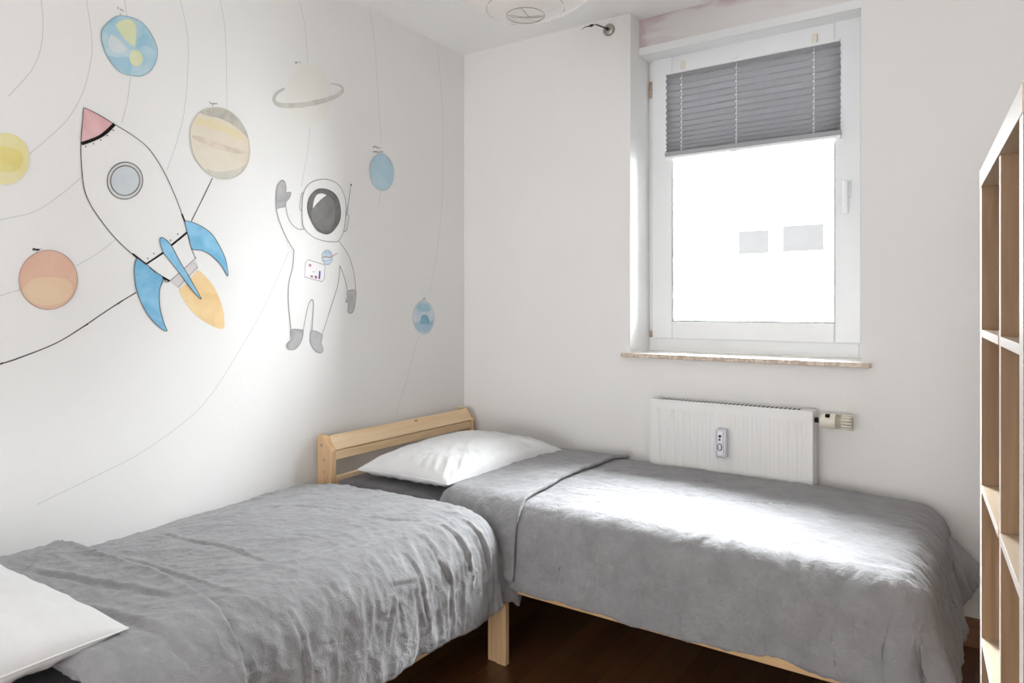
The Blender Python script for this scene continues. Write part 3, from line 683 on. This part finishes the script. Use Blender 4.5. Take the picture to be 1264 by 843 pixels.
 'ear_l': [(-10490,16318),(-10576,16287),(-10656,15911),(-10656,15642),(-10562,15622)],
 'ear_r': [(-8203,15709),(-8050,15630),(-8203,15056),(-8338,14982)],
 'ant': [(-8181,15719),(-7941,17015)],
 'antdot': [(-7889,17030),(-7899,17006),(-7925,16989),(-7956,16984),(-7982,16994),(-7992,17016),(-7982,17040),(-7956,17057),(-7925,17062),(-7899,17052)],
 'glove_l': [(-11763,15552),(-11772,15997),(-11706,16416),(-11550,16655),(-11416,16664),(-11326,16470),(-11317,16207),(-11166,16265),(-11089,16238),(-11166,16038),(-11326,15848),(-11348,15683),(-11595,15609)],
 'glove_r': [(-8131,12407),(-7691,12458),(-7667,12150),(-7773,11622),(-7924,11466),(-8120,11537),(-8097,11903),(-8234,11954),(-8154,12146)],
 'boot_l': [(-11075,10840),(-10486,10807),(-10556,10420),(-10803,10108),(-11094,10043),(-11286,10172),(-11238,10329),(-11066,10441)],
 'boot_r': [(-10050,10769),(-9529,10586),(-9582,10254),(-9476,9957),(-9582,9837),(-9844,9910),(-10101,10237),(-10132,10484)],
 'suit': [(-11763,15544),(-11684,15225),(-11506,14831),(-11235,14365),(-10913,13959),(-10930,13979),(-10998,13319),(-11181,12674),(-11200,11878),(-11075,10840),(-10486,10807),(-10355,11390),(-10203,11880),(-10050,12045),(-9968,11881),(-9999,11386),(-10050,10769),(-9529,10586),(-8992,11883),(-8662,12740),(-8573,13499),(-8573,13499),(-8325,13009),(-8131,12407),(-7679,12458),(-7773,13203),(-8097,13974),(-8639,14541),(-8947,14483),(-9359,14472),(-9959,14583),(-10419,14902),(-10585,14848),(-10773,14861),(-11052,15026),(-11235,15310),(-11335,15677)],
 's1': [(-11763,15544),(-11684,15225),(-11506,14831),(-11235,14365),(-10913,13959),(-10930,13979),(-10998,13319),(-11181,12674),(-11200,11878),(-11075,10840)],
 's2': [(-10486,10807),(-10355,11390),(-10203,11880),(-10050,12045),(-9968,11881),(-9999,11386),(-10050,10769)],
 's3': [(-9529,10586),(-8992,11883),(-8662,12740),(-8573,13499)],
 's4': [(-8573,13499),(-8325,13009),(-8131,12407)],
 's5': [(-7679,12458),(-7773,13203),(-8097,13974),(-8639,14541)],
 's6': [(-10419,14902),(-10585,14848),(-10773,14861),(-11052,15026),(-11235,15310),(-11335,15677)],
 'badge': [(-8969,13819),(-8983,13724),(-9024,13636),(-9086,13565),(-9165,13518),(-9252,13499),(-9338,13509),(-9416,13549),(-9477,13612),(-9517,13695),(-9530,13787),(-9517,13881),(-9477,13968),(-9416,14039),(-9338,14087),(-9252,14107),(-9165,14098),(-9086,14060),(-9024,13996),(-8983,13913)],
 'swoosh': [(-9529,13770),(-9338,13832),(-9122,13811),(-8706,14023)],
 'swoosh2': [(-9497,13680),(-9316,13648),(-9046,13713)],
 'swoosh3': [(-9370,13981),(-9209,14025),(-9101,13947)],
 'panel': [(-10254,13655),(-9370,13477),(-9423,12888),(-9550,12784),(-10426,12954),(-10375,13510)],
 'heart': [(-10224,13493),(-10163,13472),(-10091,13484),(-10081,13426),(-10152,13349),(-10213,13420)],
 'chip1': [(-10122,13030),(-9999,13010),(-9999,12936),(-10122,12956)],
 'chip2': [(-9906,13022),(-9781,13001),(-9792,12893),(-9906,12914)],
 'chip3': [(-10030,13157),(-9968,13184),(-9895,13154)],
 'bar': [(-9677,13229),(-9603,13216),(-9635,12881),(-9718,12895)],
 'n_mars': [[(-20070,13374),(-20056,13436),(-20036,13437),(-20021,13394),(-19992,13429),(-19972,13386),(-19943,13433),(-19933,13389),(-19894,13436)],[(-19854,13436),(-19842,13433)],[(-19982,13333),(-19965,13331)]],
 'n_jup': [[(-14571,19011),(-14549,18955),(-14483,18950),(-14461,18986)],[(-14450,18866),(-14438,18951),(-14394,18982),(-14360,18966),(-14327,19009),(-14271,18987)]],
 'n_earth': [[(-17714,21232),(-17688,21159)],[(-17635,21142),(-17600,21191),(-17555,21152),(-17528,21152)],[(-17644,21056),(-17608,21017)]],
 'n_sat': [[(-10915,21491),(-10860,21427),(-10818,21508),(-10767,21466)],[(-10705,21553),(-10620,21520)]],
 'n_ura': [[(-6629,18948),(-6615,18875)],[(-6600,18910),(-6496,18952),(-6451,18982)],[(-6451,18895),(-6376,18953),(-6331,18907),(-6271,18951)],[(-6180,18935),(-6135,18987)],[(-6644,18703),(-6540,18710),(-6451,18743),(-6331,18718),(-6211,18777),(-5998,18805)]],
 'n_nep': [[(-3338,12060),(-3247,12153),(-3178,12092),(-3100,12178)]],
}

# ---------------------------------------------------------------- drawings on the left wall
def smooth_pts(pts, closed, k=5):
    n = len(pts); out = []
    if n < 3: return [tuple(p) for p in pts]
    g = (lambda i: pts[i % n]) if closed else (lambda i: pts[max(0, min(n - 1, i))])
    for i in range(n if closed else n - 1):
        p0, p1, p2, p3 = g(i - 1), g(i), g(i + 1), g(i + 2)
        # sharp corners stay sharp
        for s in range(k):
            t = s / k
            def f(j):
                m1 = (p2[j] - p0[j]) / 2; m2 = (p3[j] - p1[j]) / 2
                d01 = math.dist(p0, p1); d12 = math.dist(p1, p2); d23 = math.dist(p2, p3)
                c = min(1, 2.2 * min(d01, d12) / (d12 + 1e-9)); e = min(1, 2.2 * min(d12, d23) / (d12 + 1e-9))
                a1 = ang(p0, p1, p2); a2 = ang(p1, p2, p3)
                m1 *= c * (1 if a1 > -.1 else .15); m2 *= e * (1 if a2 > -.1 else .15)
                return (2 * t ** 3 - 3 * t * t + 1) * p1[j] + (t ** 3 - 2 * t * t + t) * m1 + (-2 * t ** 3 + 3 * t * t) * p2[j] + (t ** 3 - t * t) * m2
            out.append((f(0), f(1)))
    if not closed: out.append(tuple(pts[-1]))
    return out
def ang(a, b, c):
    v, w = (b[0] - a[0], b[1] - a[1]), (c[0] - b[0], c[1] - b[1])
    d = math.hypot(*v) * math.hypot(*w)
    return (v[0] * w[0] + v[1] * w[1]) / d if d > 1e-12 else 1
def pts_of(key): return [(a / 10000, b / 10000) for a, b in (ART[key] if isinstance(key, str) else key)]
def fill(name, key, m_, root, x=.0010, smooth=True):
    p = pts_of(key)
    if smooth: p = smooth_pts(p, True)
    c = root.location
    from mathutils.geometry import delaunay_2d_cdt
    vv, _, ff, *_ = delaunay_2d_cdt([Vector(q) for q in p], [], [list(range(len(p)))], 1, 1e-6)
    vs = [(x, v.x - c.y, v.y - c.z) for v in vv]
    o = mesh(name, vs, ff, m_, root, recalc=False)
    me = o.data; bad = [pl.index for pl in me.polygons if pl.normal.x < 0]
    if len(bad) * 2 > len(me.polygons): me.flip_normals()
    return o
def stroke(name, keys, m_, root, wd=.0022, x=.0018, closed=False, taper=False, smooth=True):
    """flat pen lines on the wall; each separate line is a part, a written name is one part"""
    if len(keys) > 1 and name != 'handwritten_name':
        return [stroke(name, [k], m_, root, wd, x, closed, taper, smooth) for k in keys][0]
    vs, fs = [], []; c = root.location
    for key in keys:
        p = pts_of(key)
        if smooth: p = smooth_pts(p, closed)
        n = len(p); b0 = len(vs)
        for i in range(n):
            q0 = p[(i - 1) % n] if closed else p[max(0, i - 1)]; q1 = p[(i + 1) % n] if closed else p[min(n - 1, i + 1)]
            dy, dz = q1[0] - q0[0], q1[1] - q0[1]; d = math.hypot(dy, dz) or 1
            h = wd / 2 * (1 + .25 * noise.noise((p[i][0] * 20, p[i][1] * 20, 0)))
            if taper: h *= math.sin(math.pi * min(1, max(.08, i / (n - 1)))) ** .5
            ny, nz = -dz / d * h, dy / d * h
            vs += [(x, p[i][0] + ny - c.y, p[i][1] + nz - c.z), (x, p[i][0] - ny - c.y, p[i][1] - nz - c.z)]
        for i in range(n if closed else n - 1):
            a, b = b0 + 2 * i, b0 + 2 * ((i + 1) % n); fs.append((a, a + 1, b + 1, b))
    o = mesh(name, vs, fs, m_, root, recalc=False)
    if sum(p.normal.x for p in o.data.polygons) < 0: o.data.flip_normals()
    return o
def wash(name, c1, c2, sc=9, lo=.35, hi=.65):
    return noisy(mat(name, c1, .95, spec=.1), c1, c2, nscale=sc, detail=6, lo=lo, hi=hi, dist=.8)
I_line = mat('dark_grey_pen', (.10, .095, .09), .9, spec=.1)
I_soft = mat('grey_pen', (.30, .29, .29), .9, spec=.1)
I_faint = mat('faint_pencil', (.60, .60, .59), .95, spec=.1)
I_wash_line = mat('washed_grey_line', (.42, .42, .40), .95, spec=.1)
A_paper = noisy(mat('bare_wall_paint', WALL, .9, spec=.2), (.785, .775, .758), (.81, .802, .787), nscale=1.6, bump=.06, bscale=60)
def art(name, key, label, cat, group=None):
    p = pts_of(key); c = (0, sum(q[0] for q in p) / len(p), sum(q[1] for q in p) / len(p))
    return tag(empty(name, c), label, cat, group)
G_AST = 'planets painted on the wall'
rk = art('rocket_drawing', 'hull', 'hand-drawn rocket with pink nose and blue fins painted on the left wall', 'wall drawing')
fl = fill('flame', 'flame', wash('orange_wash', (.72, .49, .24), (.80, .60, .34)), rk, .0008)
fill('inner_glow', 'flame_i', wash('pale_orange_wash', (.74, .58, .34), (.78, .64, .42)), fl, .0002).location = (0, 0, 0)
fill('hull', 'hull', A_paper, rk, .0010)
stroke('hull_outline', ['hull'], I_line, rk, .0026, .0018, True)
fill('nose_cone', 'nose', wash('pink_wash', (.62, .35, .36), (.72, .46, .47)), rk, .0014, False)
stroke('nose_band', ['nosearc'], M_black, rk, .0105, .0022)
stroke('belt_line', ['belt1', 'belt2', 'heavy1', 'heavy2', 'heavy3'], M_black, rk, .0065, .0022, smooth=False)
for i in range(9): fill('rivet', 'rivet%d' % i, I_line, rk, .0022)
po = fill('porthole', 'port_o', wash('grey_ring', (.60, .61, .59), (.66, .67, .65)), rk, .0014)
fill('porthole_glass', 'port_i', wash('pale_blue_glass', (.56, .61, .63), (.64, .67, .68), 5), rk, .0018)
stroke('porthole_outline', ['port_o', 'port_i'], I_line, rk, .0028, .0022, True)
M_blue = wash('blue_wash', (.17, .41, .60), (.27, .52, .70), 14)
fill('nozzle', 'nozzle', wash('grey_nozzle', (.60, .57, .56), (.66, .63, .62)), rk, .0014, False); stroke('nozzle_outline', ['nozzle'], I_soft, rk, .0028, .0020, True, smooth=False)
for k in ('fin_l', 'fin_r', 'fin_m'):
    f = fill('fin', k, M_blue, rk, .0026 if k == 'fin_m' else .0020)
    stroke('fin_outline', [k], I_line, rk, .0023, .0030 if k == 'fin_m' else .0024, True)

as_ = art('astronaut_drawing', 'suit', 'hand-drawn waving astronaut with a grey visor drawn on the left wall', 'wall drawing')
fill('space_suit', 'suit', A_paper, as_, .0008, False)
stroke('suit_outline', ['s1', 's2', 's3', 's4', 's5', 's6'], I_soft, as_, .0030, .0016)
fill('helmet', 'helm', A_paper, as_, .0012); stroke('helmet_outline', ['helm'], I_soft, as_, .0032, .0018, True)
M_gr = wash('grey_wash', (.19, .185, .18), (.245, .24, .235), 14); M_gr2 = wash('light_grey_wash', (.36, .35, .35), (.47, .46, .46), 14)
vi = fill('visor', 'visor', wash('dark_grey_wash', (.15, .145, .14), (.19, .185, .18), 12), as_, .0016)
fill('visor_shade', 'vis_in', M_gr, as_, .0020); fill('visor_glint', 'glint', A_paper, as_, .0024); stroke('visor_outline', ['visor'], I_line, as_, .0034, .0024, True)
fill('glove', 'glove_l', M_gr2, as_, .0014); stroke('glove_outline', ['glove_l', 'glove_r'], I_soft, as_, .0032, .0020, True)
fill('glove', 'glove_r', wash('pale_grey_wash', (.46, .46, .46), (.56, .56, .56), 14), as_, .0014)
for k in ('boot_l', 'boot_r'): fill('boot', k, M_gr2 if k == 'boot_l' else wash('pale_boot_wash', (.44, .44, .45), (.54, .54, .55), 14), as_, .0014)
stroke('boot_outline', ['boot_l', 'boot_r'], I_soft, as_, .0026, .0020, True)
stroke('ear_piece', ['ear_l', 'ear_r'], I_soft, as_, .0028, .0020)
an = stroke('antenna', ['ant'], I_soft, as_, .0034, .0020, smooth=False); fill('antenna_tip', 'antdot', I_line, as_, .0022)
fill('chest_badge', 'badge', wash('pale_blue_badge', (.45, .58, .68), (.66, .70, .74), 40, .42, .58), as_, .0012)
stroke('badge_outline', ['badge'], mat('blue_pencil', (.28, .40, .52), .9), as_, .0026, .0018, True)
stroke('badge_ring', ['swoosh2', 'swoosh3'], mat('blue_pencil_soft', (.32, .45, .6), .9), as_, .003, .0020)
stroke('badge_swoosh', ['swoosh'], mat('red_pencil', (.50, .22, .22), .9), as_, .0032, .0022)
fill('chest_panel', 'panel', mat('panel_paper', (.82, .80, .80), .9), as_, .0012, False); stroke('panel_outline', ['panel'], I_soft, as_, .0026, .0018, True, smooth=False)
fill('heart', 'heart', mat('red_mark', (.50, .22, .25), .9), as_, .0018)
for k in ('chip1', 'chip2'): fill('button', k, mat('maroon_mark', (.34, .14, .22), .9), as_, .0018, False)
stroke('button_line', ['chip3'], I_soft, as_, .002, .0018)
fill('gauge_bar', 'bar', mat('violet_blue_mark', (.10, .10, .38), .9), as_, .0018, False)

def planet(key, label, m_, line=None, lw=.0026):
    r = art('painted_planet', key, label, 'painted planet', G_AST)
    fill('disc', key, m_, r, .0014)
    if line: stroke('outline', [key], line, r, lw, .0030, True)
    return r
r = planet('sun', 'yellow painted planet cut off by the left edge of the photo', wash('yellow_wash', (.74, .66, .30), (.76, .71, .46)))
fill('darker_wash', 'sun_i', wash('golden_wash', (.70, .58, .20), (.74, .66, .28)), r, .0020)
r = planet('mars', 'orange-red painted planet below the rocket on the left', wash('orange_red_wash', (.66, .40, .31), (.70, .49, .36), 7), mat('brown_line', (.45, .30, .26), .9), .0022)
fill('yellow_band', 'mars_b', wash('yellow_orange_wash', (.70, .50, .34), (.73, .56, .39), 7, ), r, .0020)
stroke('handwritten_name', ART['n_mars'], M_black, r, .0030, .0030)
r = planet('earth', 'blue and yellow-green painted planet above the rocket', wash('sea_blue_wash', (.34, .54, .64), (.54, .66, .70), 9), mat('blue_grey_line', (.25, .40, .46), .9))
fill('pale_cloud', 'earth_p', wash('pale_blue_wash', (.58, .65, .66), (.64, .69, .69)), r, .0020)
for k in ('earth_d', 'earth_d2'): fill('deep_sea', k, wash('deep_blue_wash', (.28, .50, .62), (.40, .58, .67)), r, .0020)
for k in ('earth_y1', 'earth_y2'): fill('land', k, wash('yellow_green_wash', (.62, .68, .42), (.72, .72, .50)), r, .0024)
stroke('handwritten_name', ART['n_earth'], I_soft, r, .0032, .0030)
r = planet('jup', 'cream painted planet with grey and brown cloud bands', wash('cream_wash', (.70, .62, .50), (.73, .66, .56), 8), mat('grey_brown_line', (.46, .43, .38), .9), .0022)
fill('grey_band', 'jup_t', wash('grey_cloud', (.43, .40, .35), (.56, .53, .46), 16), r, .0020)
fill('yellow_band', 'jup_y', wash('yellow_cloud', (.72, .62, .40), (.72, .64, .46), 8), r, .0020)
fill('brown_band', 'jup_m', wash('brown_cloud', (.60, .50, .42), (.71, .62, .53), 16), r, .0024)
fill('grey_band', 'jup_b', wash('pale_grey_cloud', (.56, .53, .47), (.64, .60, .53), 10), r, .0020)
stroke('handwritten_name', ART['n_jup'], I_soft, r, .0030, .0030)
r = planet('sat', 'very pale ringed planet painted above the waving astronaut', wash('faint_cream_wash', (.785, .765, .71), (.80, .785, .745), 5))
stroke('ring', ['sat_ring'], wash('grey_ring_wash', (.53, .52, .47), (.66, .64, .59), 12), r, .020, .0020, taper=True)
stroke('handwritten_name', ART['n_sat'], I_soft, r, .0034, .0030)
r = planet('ura', 'small plain light blue planet painted right of the astronaut head', wash('light_blue_wash', (.40, .58, .68), (.50, .65, .72), 6), mat('pale_blue_line', (.42, .52, .58), .9))
stroke('handwritten_name', ART['n_ura'], I_soft, r, .0040, .0030)
r = planet('nep', 'smallest blue and white swirled planet painted near the room corner', wash('blue_white_wash', (.52, .63, .70), (.68, .72, .75), 12), mat('blue_grey_edge', (.48, .54, .58), .9))
fill('teal_cap', 'nep_t', wash('teal_wash', (.34, .54, .62), (.45, .60, .66), 14), r, .0020)
fill('blue_band', 'nep_l', wash('mid_blue_wash', (.36, .52, .66), (.46, .60, .70), 14), r, .0020)
fill('dark_swirl', 'nep_d', wash('dark_teal_wash', (.18, .38, .50), (.27, .46, .57), 14), r, .0024)
stroke('handwritten_name', ART['n_nep'], I_soft, r, .0040, .0030)

OL = [('o1', 'shortest faint pencil arc, leftmost on the painted wall'), ('o2', 'faint pencil orbit arc running down to the yellow planet'),
      ('o3', 'faint pencil orbit arc through the blue and green planet'), ('o4', 'faint pencil orbit arc through the orange-red planet'),
      ('o6', 'faint pencil orbit arc through the pale ringed planet and down the wall'), ('o7', 'faint pencil line through the plain light blue planet'),
      ('o8', 'faint pencil line through the smallest planet, nearest the room corner')]
for k, lab in OL:
    r = tag(empty('orbit_line', (0, ART[k][0][0][0] / 10000, ART[k][0][0][1] / 10000)), lab, 'wall drawing', 'pencil orbit lines on the wall')
    stroke('pencil_line', ART[k], I_faint, r, .0024, .0004)
r = tag(empty('orbit_line', (0, ART['o5'][0][0][0] / 10000, ART['o5'][0][0][1] / 10000)), 'orbit line through the cream banded planet, inked black below the rocket', 'wall drawing', 'pencil orbit lines on the wall')
stroke('pencil_line', ART['o5'], I_faint, r, .0026, .0004)
stroke('ink_line', ART['o5b'], I_line, r, .0038, .0006); stroke('ink_blot', ART['o5c'], M_black, r, .0075, .0034, taper=True, smooth=False)

# ---------------------------------------------------------------- house across the street
hs = tag(empty('apartment_building', (0, 8, -6)), 'white house front across the street seen through the window', 'building')
M_fac = mat('white_render', (.30, .30, .30), .95, spec=0)
M_hwin = noisy(mat('hazy_house_window', (.2, .2, .2), 1, spec=0), (.0148, .0142, .0140), (.0162, .0157, .0154), nscale=1.5)
def hb(name, *a, m_=M_fac, par=hs): o = MB().box(*a).build(name, m_); o.parent = par; o.location = (0, -8, 6) if par is hs else (0, 0, 0); return o
S(MB().box(-40, 40, .6, 50, -6.3, -6.0).build('ground', mat('grey_street', (.22, .22, .21), .9)))
hb('house_wall', -9.5, 8.2, 8, 8.4, -6, 4.6)
hb('cornice', -9.5, 8.2, 7.93, 8, 3.30, 3.36); hb('ledge', -9.5, 8.2, 7.94, 8, .2, .24)
for x0, x1, z0, z1 in ((-.86, -.41, 1.98, 2.33), (-.20, .36, 1.99, 2.37)):
    f = hb('house_window', x0, x1, 7.975, 8.0, z0, z1, m_=M_hwin)
    fr = hb('window_ledge', x0 - .08, x1 + .08, 7.93, 8.0, z0 - .08, z0 - .03)

# ---------------------------------------------------------------- light
W = bpy.data.worlds.new('overcast_sky'); SC.world = W; W.use_nodes = True
bg = W.node_tree.nodes['Background']; bg.inputs[0].default_value = (.93, .97, 1.0, 1); bg.inputs[1].default_value = 42.0
def area(name, loc_, rot, sx, sy, power, col):
    l = bpy.data.lights.new(name, 'AREA'); l.shape = 'RECTANGLE'; l.size = sx; l.size_y = sy; l.energy = power; l.color = col
    o = bpy.data.objects.new(name, l); COL.objects.link(o); o.location = loc_; o.rotation_euler = rot
    return o
pt = area('window_portal', ((WX0 + WX1) / 2, .30, 1.66), (math.radians(-90), 0, 0), .93, 1.40, 1, (1, 1, 1)); pt.data.cycles.is_portal = True
area('rear_fill_light', (1.7, -5.5, 1.25), (math.radians(112), 0, 0), 2.2, 1.6, 72, (.97, .98, 1.0))  # added fill from the unseen rear of the room, no real fixture

sn = bpy.data.lights.new('bright_sky_patch', 'SUN'); sn.energy = 62; sn.angle = math.radians(74); sn.color = (.96, .98, 1)
so = bpy.data.objects.new('bright_sky_patch', sn); COL.objects.link(so); so.location = (1.4, 3, 4)
so.rotation_euler = Vector((.6, -1, -2.1)).to_track_quat('-Z', 'Y').to_euler()
s2 = bpy.data.lights.new('side_sky_glow', 'SUN'); s2.energy = 8; s2.angle = math.radians(26); s2.color = (.98, .99, 1)
so = bpy.data.objects.new('side_sky_glow', s2); COL.objects.link(so); so.location = (4, 4, 3)
so.rotation_euler = Vector((-1, -.58, -.27)).to_track_quat('-Z', 'Y').to_euler()

# ---------------------------------------------------------------- camera
cam = bpy.data.cameras.new('camera'); co = bpy.data.objects.new('camera', cam); COL.objects.link(co)
co.location = (2.258, -2.874, 1.18); co.rotation_euler = (math.radians(90), 0, math.radians(34.2))
cam.sensor_width = 36; cam.lens = 36 * 852 / 1264; cam.shift_y = -(421.5 - 377) / 1264; cam.clip_start = .02
SC.camera = co
SC.view_settings.view_transform = 'Standard'; SC.view_settings.look = 'None'; SC.view_settings.exposure = .66; SC.view_settings.gamma = 1
SC.cycles.max_bounces = 10; SC.cycles.diffuse_bounces = 7; SC.cycles.transparent_max_bounces = 12
SC.cycles.sample_clamp_indirect = 6; SC.cycles.use_denoising = True
